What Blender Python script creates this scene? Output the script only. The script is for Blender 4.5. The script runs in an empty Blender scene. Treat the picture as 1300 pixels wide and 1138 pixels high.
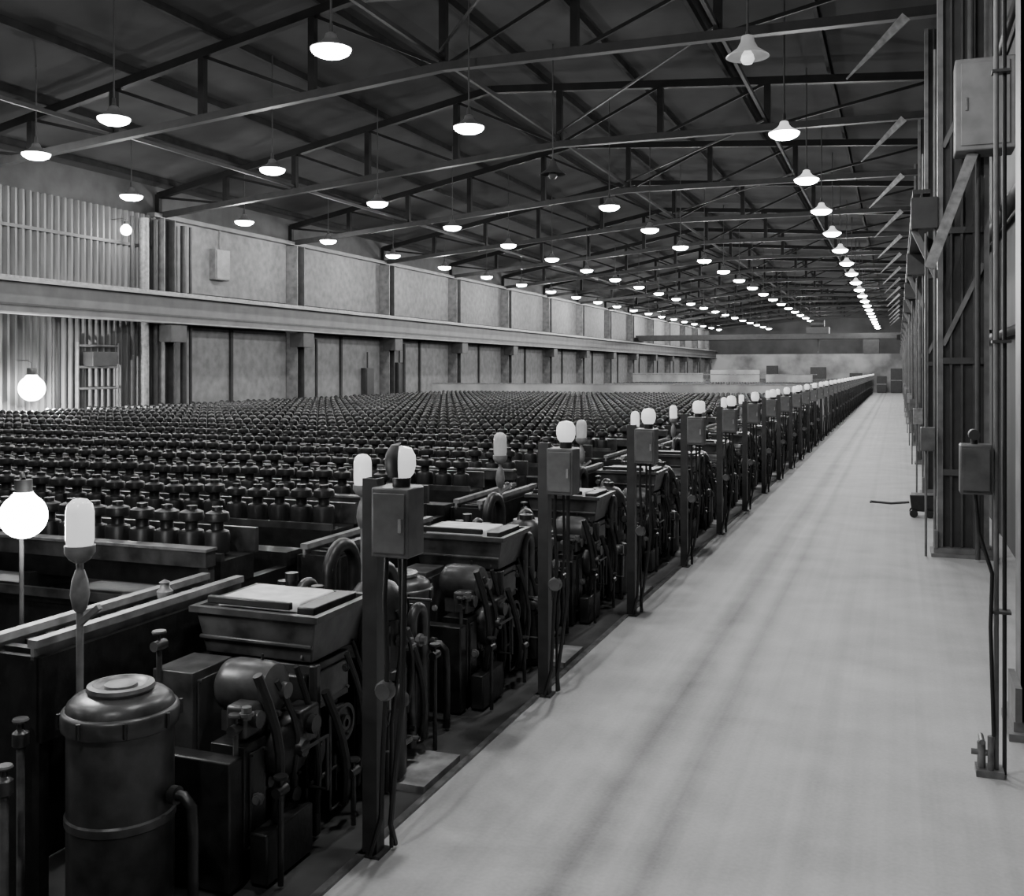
import bpy, math, random
from mathutils import Vector, Matrix
random.seed(4)
COL = bpy.context.scene.collection

# ------------------------------------------------------------ materials
def mat(name, v, rough=0.6, metal=0.0, var=0.25, scale=6.0, bump=0.0, emit=0.0, detail=4.0, stretch=(1,1,1), spec=0.5, lo_p=.3, hi_p=.7):
    m = bpy.data.materials.new(name); m.use_nodes = True
    nt = m.node_tree; b = nt.nodes["Principled BSDF"]
    b.inputs["Roughness"].default_value = rough
    b.inputs["Metallic"].default_value = metal
    b.inputs["Specular IOR Level"].default_value = spec
    tc = nt.nodes.new("ShaderNodeTexCoord"); mp = nt.nodes.new("ShaderNodeMapping")
    mp.inputs["Scale"].default_value = stretch
    nt.links.new(tc.outputs["Object"], mp.inputs["Vector"])
    n = nt.nodes.new("ShaderNodeTexNoise"); n.inputs["Scale"].default_value = scale
    n.inputs["Detail"].default_value = detail
    nt.links.new(mp.outputs["Vector"], n.inputs["Vector"])
    r = nt.nodes.new("ShaderNodeValToRGB")
    lo = v*(1-var); hi = v*(1+var)
    r.color_ramp.elements[0].position = lo_p; r.color_ramp.elements[1].position = hi_p
    r.color_ramp.elements[0].color = (lo, lo, lo, 1); r.color_ramp.elements[1].color = (hi, hi, hi, 1)
    nt.links.new(n.outputs["Fac"], r.inputs["Fac"])
    nt.links.new(r.outputs["Color"], b.inputs["Base Color"])
    if bump:
        bp = nt.nodes.new("ShaderNodeBump"); bp.inputs["Strength"].default_value = bump
        bp.inputs["Distance"].default_value = 0.02
        nt.links.new(n.outputs["Fac"], bp.inputs["Height"]); nt.links.new(bp.outputs["Normal"], b.inputs["Normal"])
    if emit:
        b.inputs["Emission Color"].default_value = (1, 1, 1, 1)
        b.inputs["Emission Strength"].default_value = emit
    return m

def floor_mat():
    m = bpy.data.materials.new("aisle_concrete"); m.use_nodes = True
    nt = m.node_tree; b = nt.nodes["Principled BSDF"]; b.inputs["Roughness"].default_value = 0.6
    tc = nt.nodes.new("ShaderNodeTexCoord")
    def noise(scale, det, st=(1,1,1)):
        mp = nt.nodes.new("ShaderNodeMapping"); mp.inputs["Scale"].default_value = st
        nt.links.new(tc.outputs["Object"], mp.inputs["Vector"])
        n = nt.nodes.new("ShaderNodeTexNoise"); n.inputs["Scale"].default_value = scale; n.inputs["Detail"].default_value = det
        nt.links.new(mp.outputs["Vector"], n.inputs["Vector"]); return n.outputs["Fac"]
    n1 = noise(1.5, 10); n2 = noise(34, 5); n3 = noise(1.8, 6, (5, .05, 1)); n4 = noise(.35, 4)
    sp = nt.nodes.new("ShaderNodeSeparateXYZ"); nt.links.new(tc.outputs["Object"], sp.inputs[0])
    def mth(op, a, bb=None):
        k = nt.nodes.new("ShaderNodeMath"); k.operation = op
        for i, q in enumerate((a, bb)):
            if q is None: continue
            if isinstance(q, (int, float)): k.inputs[i].default_value = q
            else: nt.links.new(q, k.inputs[i])
        return k.outputs[0]
    def lane(x, w):
        wob = mth('MULTIPLY', mth('SUBTRACT', n4, .5), .08)
        d = mth('ABSOLUTE', mth('SUBTRACT', mth('ADD', sp.outputs[0], wob), x))
        return mth('MAXIMUM', mth('SUBTRACT', 1.0, mth('DIVIDE', d, w)), 0.0)
    ln = mth('ADD', lane(-1.87, 0.22), mth('MULTIPLY', lane(-1.42, 0.13), .8))
    ln = mth('ADD', ln, mth('MULTIPLY', lane(-0.55, 0.10), .3))
    ln = mth('MULTIPLY', ln, 0.20)
    val = mth('ADD', mth('MULTIPLY', n1, 0.28), mth('MULTIPLY', n2, 0.14))
    val = mth('ADD', val, mth('MULTIPLY', n3, 0.18))
    val = mth('ADD', val, mth('MULTIPLY', n4, 0.20))
    val = mth('ADD', val, 0.03)
    val = mth('SUBTRACT', val, ln)
    cb = nt.nodes.new("ShaderNodeCombineColor")
    for i in range(3): nt.links.new(val, cb.inputs[i])
    nt.links.new(cb.outputs[0], b.inputs["Base Color"])
    return m

M_floor = floor_mat()
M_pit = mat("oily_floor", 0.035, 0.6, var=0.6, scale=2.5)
M_pad = mat("worn_pad", 0.26, 0.8, var=0.5, scale=5)
M_iron = mat("dark_cast_iron", 0.012, 0.40, var=0.6, scale=9, bump=0.3)
M_iron2 = mat("grey_enamel_steel", 0.042, 0.36, var=0.6, scale=7, bump=0.25)
M_iron3 = mat("worn_bare_steel", 0.13, 0.35, var=0.5, scale=9, bump=0.2)
M_knob = mat("spindle_black", 0.010, 0.42, var=0.4, scale=3)
M_post = mat("painted_post", 0.03, 0.45, var=0.3, scale=8)
M_box = mat("switch_box_paint", 0.10, 0.42, var=0.35, scale=6)
M_light = mat("pale_metal", 0.22, 0.45, var=0.4, scale=8)
M_tray = mat("white_tray", 0.68, 0.6, var=0.3, scale=7, detail=8)
M_glass = mat("opal_glass", 0.85, 0.15, var=0.03, emit=0.7)  # weak emission stands for light the white globes reflect
M_glass_dim = mat("dusty_glass", 0.5, 0.15, var=0.15, emit=0.12)  # fainter emission, again in place of reflected light
M_black = mat("black_rubber", 0.008, 0.5, var=0.3)
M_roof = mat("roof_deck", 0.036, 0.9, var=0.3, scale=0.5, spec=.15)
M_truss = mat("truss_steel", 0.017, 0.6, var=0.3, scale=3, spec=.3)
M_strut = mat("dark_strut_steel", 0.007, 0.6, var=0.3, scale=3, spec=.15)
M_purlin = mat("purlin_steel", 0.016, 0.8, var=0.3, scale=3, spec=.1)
M_wall = mat("wall_backing", 0.035, 0.8, var=0.3, scale=1.5)
M_panel = mat("mottled_wall_sheet", 0.165, 0.75, var=0.26, scale=3.5, detail=12)
M_panel2 = mat("mottled_lower_wall_sheet", 0.23, 0.75, var=0.24, scale=3.0, detail=12)  # colour lightened to offset the beam's shade on the lower tier
M_corr = mat("corrugated_siding", 0.085, 0.5, var=0.35, scale=3, stretch=(1, 6, .3))
M_beam = mat("runway_beam_paint", 0.09, 0.5, var=0.3, scale=1.5)
M_beamtop = mat("pale_rail_top", 0.24, 0.5, var=0.3, scale=2)
M_eave = mat("eave_channel", 0.11, 0.5, var=0.25, scale=2)
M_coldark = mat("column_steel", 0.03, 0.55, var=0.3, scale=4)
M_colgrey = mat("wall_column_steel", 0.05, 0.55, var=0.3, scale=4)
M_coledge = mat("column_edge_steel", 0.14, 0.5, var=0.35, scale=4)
M_boxbig = mat("pale_cabinet_paint", 0.22, 0.5, var=0.2, scale=3)
M_end = mat("hazy_end_wall", 0.32, 0.8, var=0.5, scale=0.25, lo_p=.4, hi_p=.6)  # pale tone imitates haze at the far end
M_endup = mat("end_wall_dark", 0.06, 0.8, var=0.3, scale=0.6)
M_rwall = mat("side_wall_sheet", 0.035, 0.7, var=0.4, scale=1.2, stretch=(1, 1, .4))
M_shade = mat("enamel_shade", 0.6, 0.35, var=0.1, emit=1.0)  # emission paints lamplight onto the shade
M_shade_dk = mat("dull_enamel_shade", 0.12, 0.35, var=0.1)
M_lamp = mat("lamp_glow", 0.9, 0.4, var=0.0, emit=36)
M_unlit = mat("unlit_lamp", 0.3, 0.4, var=0.1, emit=.15)  # faint painted glow on the unlit shade
M_off = mat("dark_lamp", 0.05, 0.4, var=0.1)
M_fence = mat("pale_partition", 0.38, 0.7, var=0.3, scale=.45, detail=6, lo_p=.4, hi_p=.6)

# ------------------------------------------------------------ mesh builder
class MB:
    def __init__(s): s.v = []; s.f = []; s.s = []; s.m = []
    def _add(s, vs, fs, smooth=False, mi=0):
        o = len(s.v); s.v += [tuple(v) for v in vs]
        for f in fs: s.f.append(tuple(i+o for i in f)); s.s.append(smooth); s.m.append(mi)
        return s
    def box(s, x0, y0, z0, x1, y1, z1):
        vs = [(x0,y0,z0),(x1,y0,z0),(x1,y1,z0),(x0,y1,z0),(x0,y0,z1),(x1,y0,z1),(x1,y1,z1),(x0,y1,z1)]
        return s._add(vs, [(3,2,1,0),(4,5,6,7),(0,1,5,4),(1,2,6,5),(2,3,7,6),(3,0,4,7)])
    def taper(s, x0, y0, z0, x1, y1, z1, dx, dy):
        vs = [(x0+dx,y0+dy,z0),(x1-dx,y0+dy,z0),(x1-dx,y1-dy,z0),(x0+dx,y1-dy,z0),(x0,y0,z1),(x1,y0,z1),(x1,y1,z1),(x0,y1,z1)]
        return s._add(vs, [(3,2,1,0),(4,5,6,7),(0,1,5,4),(1,2,6,5),(2,3,7,6),(3,0,4,7)])
    def beam(s, p0, p1, w, h, w1=None, h1=None):
        p0 = Vector(p0); p1 = Vector(p1); d = (p1-p0).normalized()
        w1 = w if w1 is None else w1; h1 = h if h1 is None else h1
        up = Vector((0,0,1)) if abs(d.z) < .95 else Vector((0,1,0))
        a = d.cross(up).normalized(); b = a.cross(d).normalized()
        vs = []
        for p, ww, hh in ((p0, w, h), (p1, w1, h1)):
            for i, j in ((-1,-1),(1,-1),(1,1),(-1,1)): vs.append(p + a*(i*ww/2) + b*(j*hh/2))
        return s._add(vs, [(3,2,1,0),(4,5,6,7),(0,1,5,4),(1,2,6,5),(2,3,7,6),(3,0,4,7)])
    def cyl(s, p0, p1, r0, r1=None, n=16):
        r1 = r0 if r1 is None else r1
        p0 = Vector(p0); p1 = Vector(p1); d = (p1-p0).normalized()
        up = Vector((0,0,1)) if abs(d.z) < .95 else Vector((0,1,0))
        a = d.cross(up).normalized(); b = a.cross(d).normalized()
        vs = []
        for p, r in ((p0, r0), (p1, r1)):
            for k in range(n):
                t = 2*math.pi*k/n; vs.append(p + a*(r*math.cos(t)) + b*(r*math.sin(t)))
        s._add(vs, [(k, (k+1) % n, n+(k+1) % n, n+k) for k in range(n)], True)
        s._add(vs[:n], [tuple(range(n-1, -1, -1))]); s._add(vs[n:], [tuple(range(n))])
        return s
    def lathe(s, prof, n=24, c=(0,0,0), axis='Z', a0=0.0, a1=2*math.pi):
        full = abs(a1-a0-2*math.pi) < 1e-6
        vs = []; cnt = n if full else n+1
        for r, z in prof:
            for k in range(cnt):
                t = a0+(a1-a0)*k/n; x = r*math.cos(t); y = r*math.sin(t)
                if axis == 'Z': q = (x, y, z)
                elif axis == 'X': q = (z, x, y)
                else: q = (x, z, y)
                vs.append((c[0]+q[0], c[1]+q[1], c[2]+q[2]))
        fs = []
        for i in range(len(prof)-1):
            for k in range(n):
                k2 = (k+1) % cnt if full else k+1
                fs.append((i*cnt+k, i*cnt+k2, (i+1)*cnt+k2, (i+1)*cnt+k))
        return s._add(vs, fs, True)
    def tube(s, pts, r, n=8):
        pts = [Vector(p) for p in pts]; vs = []; prev = None
        for i, p in enumerate(pts):
            d = (pts[min(i+1, len(pts)-1)] - pts[max(i-1, 0)]).normalized()
            if prev is None:
                up = Vector((0,0,1)) if abs(d.z) < .9 else Vector((0,1,0)); a = d.cross(up).normalized()
            else: a = (prev - d*prev.dot(d)).normalized()
            prev = a; b = d.cross(a)
            for k in range(n):
                t = 2*math.pi*k/n; vs.append(p + a*(r*math.cos(t)) + b*(r*math.sin(t)))
        fs = [(i*n+k, i*n+(k+1) % n, (i+1)*n+(k+1) % n, (i+1)*n+k) for i in range(len(pts)-1) for k in range(n)]
        s._add(vs, fs, True)
        s._add(vs[:n], [tuple(range(n))]); s._add(vs[-n:], [tuple(range(n))])
        return s
    def ext(s, o, off=(0,0,0), mi=None):
        b = len(s.v); s.v += [(v[0]+off[0], v[1]+off[1], v[2]+off[2]) for v in o.v]
        s.f += [tuple(i+b for i in f) for f in o.f]; s.s += o.s
        s.m += (o.m if mi is None else [mi]*len(o.f)); return s
    def mesh(s, name, mats):
        me = bpy.data.meshes.new(name); me.from_pydata(s.v, [], s.f); me.update()
        me.polygons.foreach_set("use_smooth", s.s); me.polygons.foreach_set("material_index", s.m)
        for m in (mats if isinstance(mats, (list, tuple)) else [mats]): me.materials.append(m)
        try: me.set_sharp_from_angle(angle=0.7)
        except Exception: pass
        return me

def obj(name, mb, mats, parent=None, loc=(0,0,0), label=None, cat=None, group=None, kind=None, bevel=0):
    me = mb.mesh(name, mats) if isinstance(mb, MB) else mb
    o = bpy.data.objects.new(name, me); o.location = loc; COL.objects.link(o)
    if parent: o.parent = parent
    if label: o["label"] = label
    if cat: o["category"] = cat
    if group: o["group"] = group
    if kind: o["kind"] = kind
    if bevel:
        md = o.modifiers.new("bevel", 'BEVEL'); md.width = bevel; md.segments = 2; md.limit_method = 'ANGLE'
    return o
def empty(name, loc, label, cat, group=None):
    o = bpy.data.objects.new(name, None); o.location = loc; o.empty_display_size = .1; COL.objects.link(o)
    o["label"] = label; o["category"] = cat
    if group: o["group"] = group
    return o
def clone(root, loc):
    r = root.copy(); COL.objects.link(r); r.location = loc
    def rec(src, dst):
        for c in src.children:
            k = c.copy(); COL.objects.link(k); k.parent = dst; rec(c, k)
    rec(root, r); return r
def thing(spec, name, loc, label, cat, group=None):
    e = empty(name, loc, label, cat, group); made = []
    for sp in spec:
        par = e if len(sp) < 6 or sp[5] is None else made[sp[5]]
        made.append(obj(sp[0], sp[1], sp[2], parent=par, label=sp[3], bevel=sp[4]))
    return e
def merged_mesh(spec, name):
    mb = MB(); mats = []
    for sp in spec:
        if sp[2] not in mats: mats.append(sp[2])
        mb.ext(sp[1], mi=mats.index(sp[2]))
    return mb.mesh(name, mats)

XW = -25.0; XR = 1.75; YB = -8.0; YE = 146.0; EDGE = -3.07

# ------------------------------------------------------------ shell
obj("floor", MB().box(EDGE, YB, -.2, XR, YE, 0), M_floor, kind="structure", label="worn grey concrete aisle floor with wheel tracks")
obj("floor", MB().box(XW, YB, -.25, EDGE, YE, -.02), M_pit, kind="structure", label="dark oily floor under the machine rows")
def ztop(x):
    return 9.6+(x+25)*(12.2-9.6)/13 if x < -12 else 12.2-(x+12)*(12.2-11.3)/13.5
mb = MB()
for a, b in ((XW-.2, -12), (-12, XR+.2)):
    za, zb = ztop(a), ztop(b)
    vs = [(a,YB,za),(b,YB,zb),(b,YE,zb),(a,YE,za),(a,YB,za+.15),(b,YB,zb+.15),(b,YE,zb+.15),(a,YE,za+.15)]
    mb._add(vs, [(3,2,1,0),(4,5,6,7),(0,1,5,4),(1,2,6,5),(2,3,7,6),(3,0,4,7)])
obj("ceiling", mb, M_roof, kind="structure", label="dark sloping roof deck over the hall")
obj("wall_left", MB().box(XW-.3, YB, -.25, XW, YE, 9.7), M_wall, kind="structure", label="grey sheet-clad side wall")
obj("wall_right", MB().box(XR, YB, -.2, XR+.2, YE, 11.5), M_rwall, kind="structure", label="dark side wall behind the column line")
obj("wall_far", MB().box(XW, YE, -.2, XR, YE+.2, 5.2), M_end, kind="structure", label="patchy grey end wall paled to imitate haze")
obj("wall_far_upper", MB().box(XW, YE, 5.2, XR, YE+.2, 12.2), M_endup, kind="structure", label="dark sheeted upper end wall")
obj("trim_1", MB().box(EDGE-.05, YB, -.02, EDGE, YE, .02), M_iron3, kind="structure", label="worn steel kerb along the aisle edge")

# ------------------------------------------------------------ frames
FR = [30+8.6*k for k in range(-2, 14)]
def zbot(x):
    if x < -9.74: return 8.55+(x+25)*(9.95-8.55)/15.26
    return 9.95
xs = [-24.9, -22, -19.2, -16.4, -13.2, -9.74, -6.6, -3.5, 1.2]
def truss_spec():
    sp = []
    bc = MB()
    for a, b in ((-24.9, -9.74), (-9.74, XR-.1)):
        bc.beam((a, -.07, zbot(a)), (b, -.07, zbot(b)), .05, .18); bc.beam((a, .07, zbot(a)), (b, .07, zbot(b)), .05, .18)
        bc.beam((a, 0, zbot(a)-.09), (b, 0, zbot(b)-.09), .20, .025)
    sp.append(("bottom_chord", bc, M_truss, None, 0))
    tc = MB()
    for a, b in ((-24.9, -12), (-12, XR-.1)):
        tc.beam((a, 0, ztop(a)-.36), (b, 0, ztop(b)-.36), .2, .22)
    sp.append(("top_chord", tc, M_strut, None, 0))
    for x in xs:
        sp.append(("vertical_strut", MB().beam((x, 0, zbot(x)), (x, 0, ztop(x)-.3), .17, .17), M_strut, None, 0))
    for i in range(len(xs)-1):
        a, b = xs[i], xs[i+1]
        if i < 5: p, q = (a, ztop(a)-.4), (b, zbot(b))
        else: p, q = (a, zbot(a)), (b, ztop(b)-.4)
        sp.append(("diagonal_strut", MB().beam((p[0], 0, p[1]), (q[0], 0, q[1]), .06, .08), M_strut, None, 0))
    sp.append(("knee_brace", MB().beam((.15, -.15, 9.85), (-.95, -.15, 8.75), .05, .2, .02, .03), M_light, "pale angled knee brace", 0))
    return sp
ts = truss_spec()
tl = "dark steel roof truss spanning the hall under the deck"
t0 = thing(ts, "roof_truss", (0, FR[0], 0), tl, "roof truss", "roof trusses")
for y in FR[1:8]: clone(t0, (0, y, 0))
mm = merged_mesh(ts, "roof_truss")
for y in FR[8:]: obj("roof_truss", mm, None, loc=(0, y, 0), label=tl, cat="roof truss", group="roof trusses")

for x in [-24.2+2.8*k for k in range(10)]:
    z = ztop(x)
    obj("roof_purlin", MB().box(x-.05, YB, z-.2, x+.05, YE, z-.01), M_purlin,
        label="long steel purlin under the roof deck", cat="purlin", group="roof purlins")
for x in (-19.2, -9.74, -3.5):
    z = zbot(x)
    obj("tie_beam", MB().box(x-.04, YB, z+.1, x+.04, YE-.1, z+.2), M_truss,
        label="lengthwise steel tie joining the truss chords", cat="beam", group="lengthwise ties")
for i in range(0, 4):
    obj("cross_brace", MB().beam((-3.5, FR[i]+.2, zbot(-3.5)+.3), (-9.74, FR[i+1]-.2, zbot(-9.74)+.3), .05, .05), M_truss,
        label="thin steel brace between neighbouring roof trusses", cat="brace", group="roof cross braces")

# ------------------------------------------------------------ left wall
for i in range(-2, 14):
    y0 = 30+8.6*i; y1 = y0+8.6
    if i < 0:
        for (z0, z1) in ((0, 4.7), (5.8, 8.5)):
            mb = MB(); n = int(8.4/.28)
            vs = []; fs = []
            for k in range(n*4+1):
                yy = y0+.1+k*8.4/(n*4); xx = XW+.05+.12*(0, 1, 1, 0)[k % 4]
                vs += [(xx, yy, z0), (xx, yy, z1)]
            for k in range(n*4): fs.append((2*k, 2*k+2, 2*k+3, 2*k+1))
            mb._add(vs, fs)
            obj("wall_panel", mb, M_corr, label="grey corrugated metal siding panel", cat="wall panel", group="corrugated wall panels")
    else:
        for (z0, z1, mtl) in ((0, 4.6, M_panel2), (5.9, 8.45, M_panel)):
            mb = MB().box(XW, y0+.35, z0, XW+.06, y1-.35, z1)
            obj("wall_panel", mb, mtl, label="mottled grey flat wall sheet between steel columns", cat="wall panel", group="flat wall panels")
        obj("wall_batten", MB().box(XW+.06, y0+4.2, 0, XW+.16, y0+4.35, 4.6), M_wall, label="narrow dark vertical wall batten", cat="batten", group="wall battens")
for y in FR:
    e = empty("wall_column", (XW+.1, y, 0), "dark grey steel H-column against the wall with beam bracket", "column", "wall columns")
    if y == FR[0]:
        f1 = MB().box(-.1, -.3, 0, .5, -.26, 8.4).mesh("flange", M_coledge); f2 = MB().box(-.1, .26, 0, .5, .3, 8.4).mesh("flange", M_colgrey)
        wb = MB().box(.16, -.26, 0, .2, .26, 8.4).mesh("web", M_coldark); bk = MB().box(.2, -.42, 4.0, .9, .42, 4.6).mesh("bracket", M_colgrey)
    for nm, me in (("flange", f1), ("flange", f2), ("web", wb), ("bracket", bk)): obj(nm, me, None, parent=e)
e = empty("crane_runway_beam", (XW+.85, 0, 4.65), "long riveted crane runway girder with pale rail along the wall", "runway beam")
obj("web", MB().box(-.02, YB, .04, .02, YE, .95), M_beam, parent=e)
obj("flange", MB().box(-.2, YB, 0, .2, YE, .05), M_beamtop, parent=e)
obj("flange", MB().box(-.2, YB, .95, .28, YE, 1.02), M_beamtop, parent=e, label="pale top flange")
obj("rail", MB().box(-.04, YB, 1.02, .04, YE, 1.12), M_light, parent=e)
obj("stiffener_plate", MB().box(.02, YB, .25, .05, YE, .32), M_coldark, parent=e)
obj("trim_2", MB().box(XW, 29.5, 8.45, XW+.35, YE, 8.6), M_eave, kind="structure", label="grey eave channel along the wall head")
obj("trim_3", MB().box(XW, YB, 7.3, XW+.2, 29.6, 7.4), M_colgrey, kind="structure", label="steel girt on the siding")

def wallbox(y, z, w, h, m=M_colgrey):
    e = empty("wall_cabinet", (XW+.06, y, z), "small grey metal cabinet fixed on the side wall", "cabinet", "wall cabinets")
    obj("body", MB().box(0, -w/2, 0, .3, w/2, h), m, parent=e, bevel=.02)
    obj("door", MB().box(.3, -w/2+.05, .05, .33, w/2-.05, h-.05), m, parent=e)
    obj("conduit", MB().cyl((.15, 0, h), (.15, 0, h+.8), .04, n=8), m, parent=e)
wallbox(33.4, 6.5, .9, 1.2, M_coledge); wallbox(45.3, 1.5, .8, 1.6, M_coldark); wallbox(48.8, 1.2, .9, 2.2, M_coldark)
e = empty("wall_rack", (XW+.3, 26.8, 0), "grey tubular rack with rungs standing by the siding", "rack")
for yy in (-.9, .9): obj("upright", MB().cyl((0, yy, 0), (0, yy, 3.9), .05, n=10), M_coledge, parent=e)
for zz in (1.2, 2.4, 3.1, 3.8): obj("rung", MB().cyl((0, -.9, zz), (0, .9, zz), .04, n=8), M_coledge, parent=e)
obj("shelf_box", MB().box(-.1, -.6, 3.12, .35, .5, 3.6), M_coldark, parent=e, bevel=.02)
for yy, rr, zz in ((28.9, .16, 8.3), (29.45, .1, 8.3), (31.0, .12, 8.3), (28.3, .07, 8.3), (31.4, .06, 8.3), (24.8, .05, 4.6), (40.2, .07, 4.4), (49.0, .08, 4.4)):
    obj("wall_pipe", MB().cyl((XW+.4, yy, 0), (XW+.4, yy, zz), rr, n=12), M_light if yy == 28.9 else M_coldark,
        label="vertical service pipe beside the wall column", cat="pipe", group="wall pipes")

def bulb_lamp(x, y, z, r, power, name="wall_lamp", stem=None):
    e = empty(name, (x, y, z), "bare glowing bulb lamp on a short bracket", "lamp", "bare bulb lamps")
    prof = [(0.001, -r)]+[(r*math.sin(math.radians(a)), -r*math.cos(math.radians(a))) for a in range(15, 150, 12)]+[(r*.38, r*1.05), (.001, r*1.1)]
    obj("bulb", MB().lathe(prof, 28), M_lamp, parent=e)
    obj("socket", MB().cyl((0, 0, r*1.05), (0, 0, r*1.6), r*.38, n=12), M_black, parent=e)
    obj("bracket", MB().tube([(0, 0, r*1.6), (0, 0, r*2.0), (-.15, 0, r*2.2), (-.6, 0, r*2.2)] if stem is None else [(0, 0, r*1.6), (-.04, 0.03, r*1.8), (-.09, .07, r*1.4), (-.1, .08, -.3), (-.1, .08, -z)], .014), M_iron2, parent=e)
    l = bpy.data.lights.new("bulb_light", 'POINT'); l.energy = power; l.shadow_soft_size = .08
    lo = bpy.data.objects.new("bulb_light", l); COL.objects.link(lo); lo.parent = e; lo.location = (r+.12, -.1, -r*.5)
bulb_lamp(XW+.75, 23.6, 2.45, .38, 1300)  # bulb oversized to imitate the glare around the lamp
bulb_lamp(XW+.75, 27.6, 7.7, .18, 70)
bulb_lamp(-5.05, 4.85, 2.1, .14, 30, name="machine_lamp", stem=1)  # bulb radius takes in the lamp's glare

# ------------------------------------------------------------ ceiling lamps
def lamp_spec(rod, kind):
    sh = {-1: M_off, 0: M_unlit, 1: M_shade, 2: M_shade_dk}[kind]
    df = [(.33, .0), (.335, -.04), (.30, -.09), (.2, -.14), (0.001, -.16)]  # bowl shape widened to imitate the glare around lit lamps
    if kind > 0: prof = [(.05, .26), (.09, .24), (.11, .17), (.17, .10), (.34, .0), (.35, -.015), (.33, -.01), (.16, .08), (.1, .15), (.04, .24)]
    else: prof = [(.05, .36), (.10, .34), (.12, .24), (.18, .13), (.36, .0), (.37, -.015), (.35, -.01), (.17, .11), (.1, .2), (.04, .32)]
    sp = [("rod", MB().cyl((0, 0, .2), (0, 0, rod), .018, n=8).cyl((0, 0, .24), (0, 0, .42), .05, .035, n=12), M_coldark, None, 0),
          ("lamp_shade", MB().lathe(prof, 28), sh, "white enamel bell shade" if kind in (0, 1) else "dull enamel shade", 0)]
    if kind > 0: sp.append(("diffuser", MB().lathe(df, 24), M_lamp, "glowing bowl sized to the lamp glare", 0))
    else: sp.append(("bulb", MB().lathe([(.05, .1), (.1, .02), (.12, -.06), (.08, -.13), (.001, -.15)], 18), M_shade if kind == 0 else M_off, "faintly glowing bulb" if kind == 0 else "dark bulb", 0))
    return sp
rows = [(-2.42, 17.9, 6.05), (-8.9, 15.0, 5.9), (-15.7, 17.5, 5.93), (-22.2, 25.5, 5.85)]
protos = {}; lcache = {}
def put_lamp(x, y, kind=2, energy=330, z=8.4):
    rod = round(ztop(x)-.01-z, 2); key = (rod, kind)
    lab = "lit enamel pendant lamp on a thin rod" if kind > 0 else "dim unlit enamel pendant lamp on a thin rod"
    if key not in protos:
        r = thing(lamp_spec(rod, kind), "pendant_lamp", (x, y, z), lab, "lamp", "ceiling pendant lamps"); protos[key] = r
    else: r = clone(protos[key], (x, y, z))
    for c in [c for c in r.children if c.type == 'LIGHT']: bpy.data.objects.remove(c)
    if kind > 0 and energy:
        l = lcache.get(energy)
        if l is None:
            l = bpy.data.lights.new("lamp_light", 'POINT'); l.energy = energy; l.shadow_soft_size = .1; lcache[energy] = l
        lo = bpy.data.objects.new("lamp_light", l); COL.objects.link(lo); lo.parent = r; lo.location = (0, 0, -.29)
for ri, (x, y0, d) in enumerate(rows):
    for k in range(-3, 23):
        y = y0+d*k
        if y > 142 or y < -2: continue
        en = 350 if ri else 430
        if y > 75: en = en*2.2 if k % 2 else 0
        if y < 15 and ri == 0: en = 560
        kind = 1 if ri == 0 else 2
        if (ri, k) == (1, 2): kind = -1
        if (ri, k) == (0, 0): kind = 0
        put_lamp(x, y, kind=kind, energy=en)
put_lamp(-20.1, 19.7, z=8.4)

# ------------------------------------------------------------ machines (cross rows)
PITCH = 3.3; Y0 = 5.65; NU = 40
knob = MB().lathe([(.05, -.14), (.1, -.12), (.105, .02), (.095, .05), (.055, .065), (.05, .10), (.055, .12), (.098, .135), (.102, .165), (.095, .2), (.06, .215), (.045, .22), (.045, .25), (0.001, .255)], 14)
knob_lo = MB().lathe([(.09, -.12), (.1, .03), (.05, .08), (.10, .14), (.095, .2), (.045, .24), (0.001, .25)], 7)
knob_me = knob.mesh("spindle_head", M_knob)
XA, XB = -4.95, -23.6
def body_mb(lo=False):
    b = MB()
    for yc in (1.25, 2.9):
        b.box(XB, yc-.22, 1.28, XA, yc+.22, 1.5)
        b.box(XB, yc-.30, .25, XA, yc-.26, 1.1)
        b.box(XB, yc+.26, .25, XA, yc+.30, 1.1)
        b.box(XB, yc-.34, 1.08, XA, yc+.34, 1.14)
    n = 10 if not lo else 4
    for k in range(n+1):
        x = XA-.05+(XB-XA+.1)*k/n
        b.box(x-.05, .95, 0, x+.05, 3.2, 1.3)
    b.box(XB, 1.95, .9, XA, 2.2, 1.42)
    return b
body_me = body_mb().mesh("frame", M_iron)
body_far = body_mb(True).mesh("frame", M_iron)
rail_mb = MB().box(XB, .78, 1.50, XA+.05, .90, 1.62).box(XB, .82, 1.15, XA+.05, .86, 1.22)
for k in range(8):
    x = XA-k*2.6; rail_mb.box(x-.04, .82, 0, x+.04, .90, 1.50)
rail_me = rail_mb.mesh("guard_rail", M_iron2)
rail_top = MB().box(XB, .77, 1.62, XA+.06, .91, 1.64).mesh("rail_cap", M_iron3)
rod_mb = MB()
for yc in (1.25, 2.9):
    rod_mb.box(XB, yc+.24, 1.5, XA, yc+.29, 1.70)
    rod_mb.box(XB, yc-.22, 1.5, XA, yc-.17, 1.56)
rod_me = rod_mb.mesh("thread_rail", M_iron2)
SP = .25
def knobs_far(xstart):
    b = MB()
    for yc in (1.25, 2.9):
        x = xstart
        while x > XB+.15:
            b.ext(knob_lo, (x, yc, 1.64+random.uniform(-.01, .01))); x -= SP
    return b
allfar = knobs_far(XA-.2).mesh("spindle_heads", M_knob)
ml = "long dark textile machine topped with rows of round spindle heads"
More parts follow.
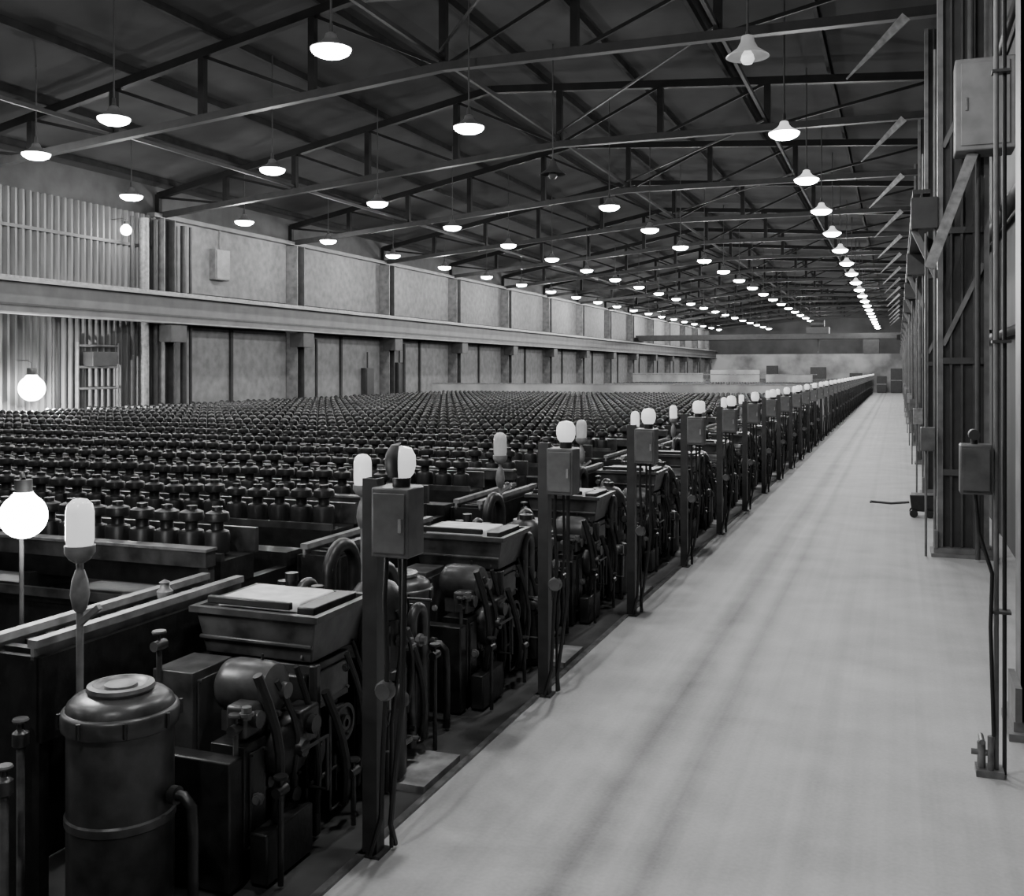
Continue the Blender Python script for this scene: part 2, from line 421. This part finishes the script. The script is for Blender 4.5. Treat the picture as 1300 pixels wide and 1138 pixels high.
for n in range(NU):
    y = Y0+PITCH*n
    e = empty("spinning_machine", (0, y, 0), ml, "machine", "rows of spinning machines")
    obj("frame", body_me if n < 6 else body_far, None, parent=e)
    if n < 12: obj("guard_rail", rail_me, None, parent=e, label="grey steel guard rail")
    if n < 8: obj("rail_cap", rail_top, None, parent=e, label="worn pale rail cap")
    if n < 16: obj("thread_rail", rod_me, None, parent=e)
    if n < 4:
        lim = max(-1.08*(y+2.9)-.8, XB+.3); x = XA-.2
        cnt = 0
        while x > lim and cnt < 49:
            for yc in (1.25, 2.9):
                o = obj("spindle_head", knob_me, None, parent=e, loc=(x, yc+random.uniform(-.01, .01), 1.64+random.uniform(-.01, .01)))
                s = random.uniform(.96, 1.04); o.scale = (s, s, s)
            x -= SP; cnt += 1
        if x > XB+.3: obj("spindle_heads", knobs_far(x), M_knob, parent=e, kind="stuff")
    else: obj("spindle_heads", allfar, None, parent=e, kind="stuff")

# ------------------------------------------------------------ drive ends
def arc(cx, cz, r, a0, a1, y, n=10):
    return [(cx, y+r*math.cos(math.radians(a0+(a1-a0)*k/n)), cz+r*math.sin(math.radians(a0+(a1-a0)*k/n))) for k in range(n+1)]
def wheel(r, w, hub=.05):
    return MB().lathe([(hub*.5, w*.7), (hub, w*.7), (hub, w*.25), (r*.78, w*.2), (r*.8, w*.5), (r, w*.5), (r*.95, 0), (r, -w*.5), (r*.8, -w*.5), (r*.78, -w*.2), (hub, -w*.25), (hub, -w*.7), (hub*.5, -w*.7)], 28, axis='X')
def drive_spec():
    rnd = random.Random(11); sp = []
    bed = MB().box(-.5, -.75, 0, .35, -.62, .75).box(-.5, -.62, 0, -.42, 1.8, .55).box(.38, -.6, 0, .5, -.1, .3).box(-.5, 1.2, 0, .45, 1.32, .7)
    bed.box(-.45, .0, .0, -.1, 1.0, .8).box(-.3, .2, .3, .2, .7, 1.0)
    bed.beam((.3, .1, .1), (.3, .62, 1.05), .06, .09).beam((.3, .72, .1), (.3, .22, 1.05), .06, .09)
    for x, y in ((.40, .08), (.40, .70), (-.44, .08), (-.44, .70)): bed.box(x-.03, y-.03, 0, x+.03, y+.03, 1.1)
    sp.append(("bed_frame", bed, M_iron, None, .012))
    sp.append(("hopper_box", MB().taper(-.5, .05, 1.10, .42, .75, 1.38, .05, .04).box(-.47, .04, 1.2, .40, .06, 1.23), M_iron2, "dark grey steel hopper box", .01))
    rim = MB().box(-.53, .01, 1.38, .46, .06, 1.42).box(-.53, .74, 1.38, .46, .79, 1.42).box(-.53, .06, 1.38, -.48, .74, 1.42).box(.41, .06, 1.38, .46, .74, 1.42)
    sp.append(("rim", rim, M_iron2, None, 0))
    sp.append(("tray", MB().taper(-.42, .22, 1.385, .20, .66, 1.45, -.02, -.02), M_tray, "dusty white tray lid", .01))
    tb = MB().box(.24, .12, 1.39, .37, .68, 1.45).beam((.2, .12, 1.45), (-.45, .12, 1.45), .04, .05)
    sp.append(("tray_bracket", tb, M_iron, None, .008))
    m = MB().lathe([(.16, .05), (.20, .08), (.20, .5), (.23, .52), (.23, .58), (.20, .6), (.20, .95), (.23, .97), (.23, 1.03), (.20, 1.12), (.14, 1.2), (.07, 1.23), (.07, 1.28), (0.001, 1.29)], 24, c=(.26, 1.18, .2))
    for k in range(10):
        t = 2*math.pi*k/10; m.beam((.26+.2*math.cos(t), 1.18+.2*math.sin(t), .85), (.26+.2*math.cos(t), 1.18+.2*math.sin(t), 1.12), .02, .03)
    sp.append(("motor", m, M_iron, "domed vertical motor", 0))
    m2 = MB().lathe([(.001, .0), (.10, .0), (.15, .04), (.165, .1), (.165, .32), (.15, .38), (.09, .42), (.05, .43), (.05, .47), (.001, .47)], 28, c=(-.02, -.3, 1.05), axis='X').box(.05, -.42, .8, .32, -.18, .92)
    sp.append(("motor", m2, M_iron2, "rounded horizontal motor housing", 0))
    m3 = MB().lathe([(.001, -.1), (.15, -.1), (.19, -.06), (.2, 0), (.19, .06), (.15, .1), (.06, .12), (.05, .16), (.001, .16)], 28, c=(.36, -.22, .68), axis='X')
    sp.append(("gear_case", m3, M_iron, "round bulky gear case", 0))
    m4 = MB().lathe([(.14, .0), (.16, .02), (.16, .5), (.18, .52), (.18, .57), (.13, .64), (.05, .67), (.001, .67)], 24, c=(.42, 1.0, .05))
    sp.append(("oil_pot", m4, M_iron, "squat domed pot", 0))
    for (x, y, z, r, w) in ((.40, .42, .62, .13, .06), (.3, 1.60, .6, .17, .08)):
        sp.append(("pulley", MB().ext(wheel(r, w), (x, y, z)), M_iron, None, 0))
    for (x0, y0, z0, x1, y1, z1) in ((.0, .1, .78, .38, .55, 1.08), (.05, .68, .2, .36, .98, .98), (.1, 1.42, .15, .4, 1.75, .9), (.12, -.62, .2, .36, -.40, .8), (-.35, 1.05, .5, .0, 1.5, 1.2), (-.4, -.5, .3, -.1, -.1, 1.15)):
        h = MB().box(x0, y0, z0, x1, y1, z1).box(x1, y0+.04, z0+.05, x1+.015, y1-.04, z1-.05)
        for yy in (y0+.05, y1-.05):
            for zz in (z0+.06, z1-.06): h.cyl((x1+.01, yy, zz), (x1+.03, yy, zz), .012, n=6)
        sp.append(("gearbox", h, M_iron2 if z1 > 1 and x0 < .1 else M_iron, None, .015))
    for (x, y, r, zt, rad, mt) in ((.40, .82, .10, 1.22, .045, M_iron2), (.12, 1.55, .16, 1.28, .055, M_iron), (-.25, 1.55, .2, 1.4, .055, M_iron), (.42, 1.55, .10, 1.05, .04, M_iron2), (-.2, .95, .12, 1.3, .035, M_iron2)):
        pts = [(x, y+r, .1), (x, y+r, .6)]+arc(x, zt, r, 0, 180, y)+[(x, y-r, .6), (x, y-r, .1)]
        sp.append(("bent_pipe", MB().tube(pts, rad, 12), mt, None, 0))
    for i in range(9):
        x0, y0 = rnd.uniform(.38, .5), -.6+i*.24; dy = rnd.uniform(.1, .3); z0, z1 = rnd.uniform(.9, 1.25), rnd.uniform(.1, .5); mid = rnd.uniform(.25, .7)
        pts = []
        for k in range(9):
            t = k/8; pts.append((x0+.08*math.sin(math.pi*t), y0+dy*t+.05*math.sin(6*t), z0*(1-t)+z1*t-mid*.5*math.sin(math.pi*t)*.6))
        sp.append(("hose", MB().tube(pts, rnd.choice((.015, .02, .03)), 8), rnd.choice((M_black, M_iron)), None, 0))
    for (x, y, z) in ((.56, -.55, .55), (.52, .85, .5), (.56, .3, .35), (.5, 1.7, .75), (.3, -.62, .9), (-.35, -.5, 1.3)):
        v = MB().cyl((x, y, 0), (x, y, z), .018, n=8); v.cyl((x, y-.05, z), (x, y+.05, z), .032, n=10); v.lathe([(.001, .0), (.042, .0), (.046, .01), (.042, .02), (.001, .02)], 12, c=(x, y, z+.07)); v.cyl((x, y, z), (x, y, z+.08), .01, n=6)
        sp.append(("valve", v, M_iron if x > .4 else M_iron2, None, 0))
    for k in range(5):
        sp.append(("plunger", MB().cyl((-.5+.11*k, .87+.07*(k % 2), .9), (-.5+.11*k, .87+.07*(k % 2), 1.3+.08*(k % 3)), .04, n=10).cyl((-.5+.11*k, .87+.07*(k % 2), 1.28+.08*(k % 3)), (-.5+.11*k, .87+.07*(k % 2), 1.34+.08*(k % 3)), .05, n=10), M_iron, None, 0))
    for i in range(16):
        p = Vector((rnd.uniform(.2, .52), rnd.uniform(-.6, 1.7), rnd.uniform(.1, .6))); pts = [p.copy()]
        for k in range(5):
            ax = rnd.choice((0, 1, 2, 2)); d = Vector((0, 0, 0)); d[ax] = rnd.choice((-1, 1)) * rnd.uniform(.12, .35) if ax != 2 else rnd.uniform(.1, .35)
            p = p+d; p.x = min(max(p.x, .0), .55); p.y = min(max(p.y, -.7), 1.78); p.z = min(p.z, 1.25); pts.append(p.copy())
        pts2 = [pts[0]]
        for q in pts[1:]:
            if (q-pts2[-1]).length > .03: pts2.append(q)
        if len(pts2) > 2: sp.append(("oil_pipe", MB().tube(pts2, rnd.choice((.009, .013, .02)), 8), rnd.choice((M_iron, M_iron, M_iron2, M_iron3)), None, 0))
    for i in range(14):
        x, y, z = rnd.uniform(.1, .45), rnd.uniform(-.6, 1.65), rnd.uniform(.15, 1.0); q = rnd.uniform(.7, 1.3)
        sp.append(("gear_housing", MB().box(x-.08*q, y-.09*q, z-.1*q, x+.06*q, y+.09*q, z+.09*q).cyl((x+.06*q, y, z), (x+.06*q+.04, y, z), .05*q, n=14), rnd.choice((M_iron, M_iron, M_iron2)), None, .02))
    for i in range(18):
        x, y, z = rnd.uniform(.2, .52), rnd.uniform(-.65, 1.75), rnd.uniform(.3, 1.2); r = rnd.uniform(.015, .04)
        sp.append(("fitting", MB().lathe([(.001, -r), (r, -r), (r, -.3*r), (r*1.5, -.3*r), (r*1.5, .3*r), (r, .3*r), (r, r*1.4), (.001, r*1.5)], 8, c=(x, y, z), axis=rnd.choice('XYZ')), rnd.choice((M_iron2, M_iron3)), None, 0))
    return sp
def slide_spec():
    sp = []
    for i, x in enumerate((-.15, .15)):
        sp.append(("slide_bar", MB().box(x-.035, -.95, 1.43, x+.035, 1.0, 1.475).box(x-.012, -.95, 1.36, x+.012, 1.0, 1.43), M_light, "pale worn slide bar", 0))
    t = MB()
    for k in range(13): t.box(-.11, -.9+k*.15, 1.36, .11, -.84+k*.15, 1.41)
    sp.append(("rack", t, M_iron, None, 0))
    sp.append(("side_frame", MB().box(-.22, -.95, 0, -.18, 1.0, 1.38).box(.18, -.95, .9, .22, 1.0, 1.38).box(-.2, -.95, 0, .2, -.88, 1.38).box(-.2, .93, 0, .2, 1.0, 1.38), M_iron, None, 0))
    sp.append(("feed_cup", MB().lathe([(.03, 0), (.05, .02), (.055, .07), (.035, .09), (.03, .12), (.04, .13), (.001, .15)], 16, c=(0, .35, 1.41)), M_iron3, "grey metal cup", 0))
    return sp
def tank_spec():
    t = MB().lathe([(.25, .0), (.27, .04), (.27, .10), (.28, .12), (.28, 1.02), (.285, 1.06), (.305, 1.07), (.31, 1.085), (.31, 1.15), (.30, 1.165), (.285, 1.17), (.275, 1.2), (.24, 1.23), (.19, 1.245), (.17, 1.25)], 48)
    t.lathe([(.28, .55), (.29, .56), (.29, .6), (.28, .61)], 48)
    c = MB().lathe([(.17, 1.245), (.18, 1.265), (.175, 1.285), (.145, 1.29), (.13, 1.275), (.09, 1.27), (.085, 1.285), (.04, 1.29), (.001, 1.29)], 32)
    p = MB().tube([(.28, .05, .7), (.38, .05, .7), (.43, .05, .65), (.44, .05, .5), (.44, .05, 0)], .03, 10)
    p.cyl((.3, .05, .7), (.34, .05, .7), .05, n=12)
    sp = [("shell", t, M_iron2, None, 0), ("cap_ring", c, M_iron3, None, 0), ("outlet_pipe", p, M_iron, None, 0)]
    for k in range(8):
        a = math.pi*2*k/8; sp.append(("bolt", MB().cyl((.315*math.cos(a), .315*math.sin(a), 1.08), (.315*math.cos(a), .315*math.sin(a), 1.16), .012, n=6), M_iron, None, 0))
    return sp
def jar_spec(dim=False):
    g = MB().lathe([(.05, 1.99), (.07, 2.0), (.078, 2.03), (.078, 2.19), (.068, 2.235), (.04, 2.262), (.001, 2.27)], 24)
    f = MB().lathe([(.03, 1.9), (.06, 1.92), (.085, 1.96), (.085, 2.0), (.06, 2.0)], 20)
    s = MB().cyl((0, 0, 0), (0, 0, 1.93), .02, n=10).lathe([(.025, 1.62), (.04, 1.64), (.055, 1.72), (.045, 1.8), (.025, 1.86)], 14)
    s.beam((0, 0, 1.55), (.14, 0, 1.66), .03, .03)
    return [("stem", s, M_light, None, 0), ("holder", f, M_light, None, 0), ("glass_jar", g, M_glass_dim if dim else M_glass, "clear dusty glass dome" if dim else "white opal glass dome", 0)]
def post_spec():
    p = MB().box(-.05, -.05, 0, .05, -.035, 2.33).box(-.05, -.035, 0, -.035, .05, 2.33).box(.035, -.035, 0, .05, .05, 2.33).box(-.08, -.08, 0, .08, .08, .02)
    b = MB().box(.07, -.16, 1.87, .32, .06, 2.29)
    d = MB().box(.09, -.175, 1.90, .30, -.16, 2.26)
    h = MB().box(.265, -.19, 2.03, .285, -.175, 2.11)
    cap = MB().cyl((.22, -.05, 2.29), (.22, -.05, 2.35), .055, n=16)
    gl = MB().lathe([(.05, 2.34), (.075, 2.37), (.088, 2.42), (.085, 2.48), (.06, 2.525), (.001, 2.54)], 24, c=(.22, -.05, 0))
    sp = [("upright", p, M_post, None, 0), ("switch_box", b, M_box, "grey metal switch box", .01), ("box_door", d, M_box, None, .004, 1), ("latch", h, M_light, None, 0, 1),
            ("lamp_base", cap, M_black, None, 0), ("signal_lamp", gl, M_glass, "white glass signal globe", 0)]
    for pts, r in (([(.12, -.05, 1.87), (.12, -.08, 1.6), (.15, -.1, 1.2), (.11, -.08, .7), (.08, -.05, .25), (.03, -.1, .03)], .016),
                   ([(.24, -.05, 1.87), (.25, -.08, 1.5), (.26, -.12, 1.0), (.2, -.1, .55), (.12, 0, .2), (.1, .1, .03)], .018),
                   ([(.18, 0, 1.87), (.18, .03, 1.3), (.1, .05, .8), (.1, .05, .03)], .013)):
        sp.append(("cable", MB().tube(pts, r), M_black, None, 0))
    sp.append(("dial", MB().lathe([(.001, -.03), (.05, -.03), (.062, -.01), (.062, .03), (.001, .03)], 20, c=(.13, -.1, 1.05), axis='Y'), M_box, "round grey dial", 0))
    return sp

G = {}
def repeat(key, spec, name, label, cat, group, pos, near):
    if key not in G:
        G[key] = [thing(spec(), name, pos, label, cat, group), None]
    elif near: clone(G[key][0], pos)
    else:
        if G[key][1] is None: G[key][1] = merged_mesh(spec(), name)
        obj(name, G[key][1], None, loc=pos, label=label, cat=cat, group=group)
for n in range(NU):
    y = Y0+PITCH*n; near = n < 10
    repeat("post", post_spec, "signal_post", "dark steel post with switch box and white globe lamp", "signal post", "signal posts along the aisle", (EDGE+.02, y, 0), near)
    if n != 14:
        repeat("drive", drive_spec, "drive_unit", "dark oily machine drive end with hopper, motors and pipes", "machine", "machine drive ends", (-3.92, y, 0), near and n < 5)
    if n < 20:
        if n != 14: repeat("slide", slide_spec, "slide_rack", "long worn slide bars over a dark machine frame", "slide rack", "slide racks", (-4.72, y-.25, 0), near and n < 8)
        repeat("tank", tank_spec, "pressure_tank", "dark round domed tank with raised lid ring", "tank", "domed tanks", (-3.98, y-1.16, 0), near)
    jd = n in (2, 3)
    repeat("jar%d" % jd, (lambda jd=jd: jar_spec(jd)), "jar_lamp", "dusty glass dome lamp on a thin stem" if jd else "white glass dome lamp on a thin stem", "lamp", "dome lamps on stems", (-4.37, y-1.05, 0), near)
    if n < 14: obj("floor_pad", MB().box(-3.75, y+.95, -.02, -3.16, y+1.6, .03), M_pad, label="pale worn floor plate by the machine", cat="floor plate", group="floor plates")
p0 = G["post"][0]; lampo = [c for c in p0.children if c.name.startswith("signal_lamp")][0]
obj("lamp_hood", MB().lathe([(.08, 2.35), (.098, 2.40), (.1, 2.46), (.09, 2.50), (.06, 2.545), (.001, 2.56)], 16, c=(.218, -.05, 0), a0=math.radians(120), a1=math.radians(285)), M_black, parent=lampo, label="black half hood")
p0["label"] = "dark steel post with switch box and half-hooded globe lamp"

for i, (x, y, z) in enumerate(((-4.55, 4.35, .95), (-4.75, 4.5, 1.1), (-4.4, 4.1, .8), (-4.9, 4.3, .9), (-4.6, 4.05, 1.0))):
    e = empty("valve_stand", (x, y, 0), "small iron valve on an upright pipe", "valve", "small valves")
    obj("pipe", MB().cyl((0, 0, 0), (0, 0, z), .022, n=10), M_iron3, parent=e)
    obj("valve_body", MB().lathe([(.02, z-.05), (.045, z-.03), (.045, z+.04), (.02, z+.06), (.015, z+.1)], 14), M_iron2, parent=e)
    obj("handwheel", MB().lathe([(.001, z+.1), (.04, z+.1), (.045, z+.11), (.04, z+.12), (.001, z+.12)], 16), M_iron3, parent=e)

# partitions
YP = 52.15
e = empty("partition_screen", (0, YP, 0), "pale low partition screen crossing between machine rows", "partition")
obj("panel", MB().box(-24.4, -.03, 0, -3.35, .03, 2.24), M_fence, parent=e)
obj("top_rail", MB().box(-24.4, -.05, 2.24, -3.35, .05, 2.29), M_light, parent=e)
obj("end_post", MB().box(-3.33, .4, 0, -3.15, .6, 2.4), M_light, parent=e)
YP2 = Y0+PITCH*28+.35
e = empty("partition_screen", (0, YP2, 0), "patchy pale screens standing in for haze at the far machine rows", "partition")  # pale panels imitate the whitish haze over the far rows
for (a, b, h) in ((-24.4, -17.5, 2.7), (-16.8, -12.2, 3.0), (-11.6, -7.4, 2.6)):
    obj("panel", MB().box(a, -.03, 0, b, .03, h), M_fence, parent=e)
obj("top_rail", MB().box(-24.4, -.05, 2.55, -7, .05, 2.62), M_light, parent=e)
for k, (x, w, h) in enumerate(((-5.2, 1.6, 2.6), (-2, 1.2, 2.2), (-.2, 1.4, 3.2), (-10, 2, 3.4), (-16, 1.5, 3.6))):
    e = empty("equipment_rack", (x, 142.5, 0), "dark tall equipment rack against the end of the hall", "equipment rack", "end wall racks")
    obj("body", MB().box(-w/2, 0, .1, w/2, .8, h), M_coldark, parent=e, bevel=.03)
    obj("shelf", MB().box(-w/2-.05, -.05, h*.5, w/2+.05, 0, h*.5+.1), M_light, parent=e)
    obj("plinth", MB().box(-w/2+.05, .05, 0, w/2-.05, .75, .1), M_iron, parent=e)

# overhead crane
e = empty("overhead_crane", (0, 100, 5.8), "dark travelling bridge crane spanning the hall", "crane")
obj("bridge_girder", MB().box(-24.3, -.9, .1, .2, -.6, .6), M_coldark, parent=e)
obj("bridge_girder", MB().box(-24.3, .6, .1, .2, .9, .6), M_coldark, parent=e)
obj("end_carriage", MB().box(-24.3, -1.4, 0, -24.0, 1.4, .4), M_strut, parent=e)
obj("end_carriage", MB().box(-.1, -1.4, 0, .2, 1.4, .4), M_strut, parent=e)
obj("trolley", MB().box(-8, -1, .6, -6, 1, 1.2).cyl((-7.6, -.5, 1.5), (-6.4, -.5, 1.5), .35).box(-7.1, -.05, -1.2, -6.9, .05, .1), M_coldark, parent=e)
obj("cab", MB().box(-3, -.8, -1.3, -1.6, .8, .1), M_coldark, parent=e)

# ------------------------------------------------------------ right-hand column line
def col_spec(br=True):
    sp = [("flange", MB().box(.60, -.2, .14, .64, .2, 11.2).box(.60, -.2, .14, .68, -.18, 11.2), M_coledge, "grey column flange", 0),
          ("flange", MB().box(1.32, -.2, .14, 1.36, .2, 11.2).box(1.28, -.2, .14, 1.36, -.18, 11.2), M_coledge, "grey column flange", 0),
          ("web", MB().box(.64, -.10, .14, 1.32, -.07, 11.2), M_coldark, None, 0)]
    for x in (.80, .96, 1.14): sp.append(("stiffener_rib", MB().box(x-.018, -.17, .14, x+.018, -.10, 11.2), M_colgrey, None, 0))
    sp.append(("base_plate", MB().box(.5, -.35, 0, 1.46, .35, .06).box(.54, -.28, .06, 1.42, .28, .14), M_coledge, None, 0))
    sp.append(("gusset", MB().box(.55, -.3, .14, .6, .3, .42), M_coledge, None, 0))
    for z in (1.3, 3.1, 5.2): sp.append(("batten_plate", MB().box(.68, -.19, z, 1.28, -.17, z+.1), M_colgrey, None, 0))
    for z in (3.4, 6.6): sp.append(("lacing_brace", MB().beam((.68, -.18, z), (1.28, -.18, z+1.3), .02, .07), M_coledge, None, 0))
    if br:
        sp.append(("bracket", MB().box(.2, -.25, 5.3, .6, .25, 5.8), M_coldark, None, 0))
        sp.append(("bracket_brace", MB().beam((.6, 0, 4.5), (.25, 0, 5.3), .06, .1), M_coledge, None, 0))
        sp.append(("conduit", MB().cyl((.56, -.14, 0.06), (.56, -.14, 8.2), .022, n=8), M_coledge, None, 0))
    return sp
CY = [18.1+8.6*k for k in range(15)]
cl = "broad built-up steel column with ribs and bolted base plate"
c0 = thing(col_spec(), "steel_column", (0, CY[0], 0), cl, "column", "aisle columns")
for y in CY[1:5]: clone(c0, (0, y, 0))
cmm = merged_mesh(col_spec(), "steel_column")
for y in CY[5:]: obj("steel_column", cmm, None, loc=(0, y, 0), label=cl, cat="column", group="aisle columns")
thing(col_spec(False), "steel_column", (.34, 9.5, 0), cl, "column", "aisle columns")
e = empty("electrical_box", (-.04, 17.4, 6.35), "large pale grey electrical box mounted high on a column", "electrical box")
obj("body", MB().box(.86, -.35, 0, 1.7, .3, 1.4), M_boxbig, parent=e, bevel=.02)
obj("door", MB().box(.94, -.38, .07, 1.62, -.35, 1.33), M_boxbig, parent=e, bevel=.01)
obj("handle", MB().box(1.0, -.41, .6, 1.03, -.38, .8), M_light, parent=e)
obj("support_strut", MB().beam((.5, -.1, -1.75), (1.12, -.1, 0), .12, .16), M_light, parent=e, label="pale slanted strut")
for x, r, z0, z1 in ((1.2, .04, -6.3, 0), (1.45, .05, -6.3, 0), (1.1, .05, 1.4, 4.4), (1.4, .05, 1.4, 4.4)):
    obj("conduit", MB().cyl((x, .05 if z0 < 0 else 0, z0), (x, .05 if z0 < 0 else 0, z1), r), M_colgrey, parent=e)
e = empty("service_conduit", (.68, 8.35, 0), "tall dark conduit pipe with small switch box", "conduit")
obj("pipe", MB().cyl((0, 0, 0), (0, 0, 10.5), .018, n=14), M_coledge, parent=e)
obj("pipe", MB().cyl((.06, .05, 0), (.06, .05, 10.5), .015, n=12), M_coldark, parent=e)
obj("switch_box", MB().box(-.25, -.08, 2.08, -.03, .1, 2.45), M_box, parent=e, bevel=.012)
obj("box_cover", MB().box(-.23, -.1, 2.11, -.05, -.08, 2.42), M_box, parent=e)
obj("knob", MB().cyl((-.15, -.06, 2.52), (-.15, .06, 2.52), .04, n=14).cyl((-.15, 0, 2.45), (-.15, 0, 2.52), .025), M_coldark, parent=e)
obj("cable", MB().tube([(-.14, 0, 2.08), (-.12, -.02, 1.8), (-.03, -.04, 1.5), (-.04, -.03, 1.1), (-.02, -.04, .3)], .014), M_black, parent=e)
for z in (1.2, 3.2, 5.2): obj("clamp", MB().box(-.03, -.03, z, .1, .08, z+.02), M_colgrey, parent=e)
obj("base_fitting", MB().box(-.14, -.08, 0, .05, .1, .05).cyl((-.1, 0, .05), (-.1, 0, .24), .03).cyl((-.04, -.04, .05), (-.04, -.04, .3), .022).cyl((-.17, 0, .16), (-.04, 0, .16), .022).cyl((-.1, -.08, .26), (-.1, .08, .26), .02), M_iron3, parent=e)
e = empty("hand_cart", (.22, 22.6, 0), "small dark wheeled cart with long handle on the floor", "cart")
obj("body", MB().taper(.0, -.25, .12, .5, .25, .46, .04, .04), M_iron, parent=e, bevel=.02)
for x in (.08, .38):
    for y in (-.24, .24): obj("wheel", MB().cyl((x, y-.03, .08), (x, y+.03, .08), .08, n=16), M_black, parent=e)
obj("handle", MB().tube([(0, 0, .28), (-.35, 0, .24), (-.75, 0, .26)], .025).cyl((-.75, -.12, .26), (-.75, .12, .26), .02, n=8), M_iron, parent=e)
def cab(y, h, w, m):
    e = empty("control_cabinet", (0, y, 0), "dark control cabinet standing between the columns", "cabinet", "control cabinets")
    obj("body", MB().box(.75, -w/2, .1, 1.3, w/2, h), m, parent=e, bevel=.02)
    obj("door", MB().box(.73, -w/2+.04, .15, .75, w/2-.04, h-.05), m, parent=e)
    obj("plinth", MB().box(.78, -w/2+.03, 0, 1.28, w/2-.03, .1), M_iron, parent=e)
    obj("indicator", MB().cyl((.70, 0, h-.25), (.73, 0, h-.25), .05, n=12), M_light, parent=e)
for i, y in enumerate((30.5, 33.2, 39.5, 42, 48.5, 51, 57.5, 65.5, 74.5, 83, 91.5)): cab(y, (1.9, 1.3, 2.2)[i % 3], (.9, 1.3, .7)[i % 3], M_coldark if i % 2 else M_iron2)
for i, (x, z, r) in enumerate(((1.62, 3.6, .07), (1.58, 5.5, .1), (1.62, 8.4, .06))):
    obj("pipe_run", MB().cyl((x, YB, z), (x, YE, z), r, n=10), M_colgrey, label="long horizontal service pipe on the side wall", cat="pipe", group="pipe runs")
for k in range(16):
    y = 12.2+4.3*k
    obj("wall_stud", MB().box(XR-.12, y-.06, 0, XR, y+.06, 11.2), M_coledge, label="vertical steel stud against the dark side wall", cat="stud", group="side wall studs")
obj("runway_girder", MB().box(.25, 20, 6.2, .55, YE-.1, 6.28).box(.38, 20, 5.86, .42, YE-.1, 6.2).box(.25, 20, 5.81, .55, YE-.1, 5.86), M_coldark, label="dark crane runway girder on the column line", cat="runway beam")
for i, y in enumerate(CY[:8]):
    e = empty("column_box", (-.08, y-.22, 1.7), "small grey box with pipe fixed to the column", "junction box", "column junction boxes")
    obj("body", MB().box(.42, -.2, 0, .64, 0, .38), M_light if i % 2 else M_box, parent=e, bevel=.01)
    obj("pipe", MB().cyl((.5, -.1, .38), (.5, -.1, 3.5), .02, n=8), M_coledge, parent=e)
    obj("pipe", MB().cyl((.5, -.1, -1.7), (.5, -.1, 0), .02, n=8), M_coledge, parent=e)
    e = empty("wall_fixture", (0, y+.9, 3.4+(i % 3)*.7), "small grey wall fixture on a pipe bracket", "fixture", "column fixtures")
    obj("body", MB().box(.75, -.2, 0, 1.1, .2, .5), M_coledge if i % 2 else M_colgrey, parent=e, bevel=.01)
    obj("arm", MB().cyl((1.1, 0, .25), (XR, 0, .25), .03, n=8), M_colgrey, parent=e)

# ------------------------------------------------------------ world, camera
w = bpy.data.worlds.new("world"); bpy.context.scene.world = w; w.use_nodes = True
bg = w.node_tree.nodes["Background"]; bg.inputs[0].default_value = (.5, .5, .5, 1); bg.inputs[1].default_value = .05

cd = bpy.data.cameras.new("camera"); cd.sensor_width = 36; cd.lens = 36; cd.shift_y = -99/1300; cd.clip_end = 400; cd.clip_start = .05
cam = bpy.data.objects.new("camera", cd); COL.objects.link(cam)
cam.location = (0, 0, 3); cam.rotation_euler = (math.radians(90), 0, math.atan(490/1300))
bpy.context.scene.camera = cam
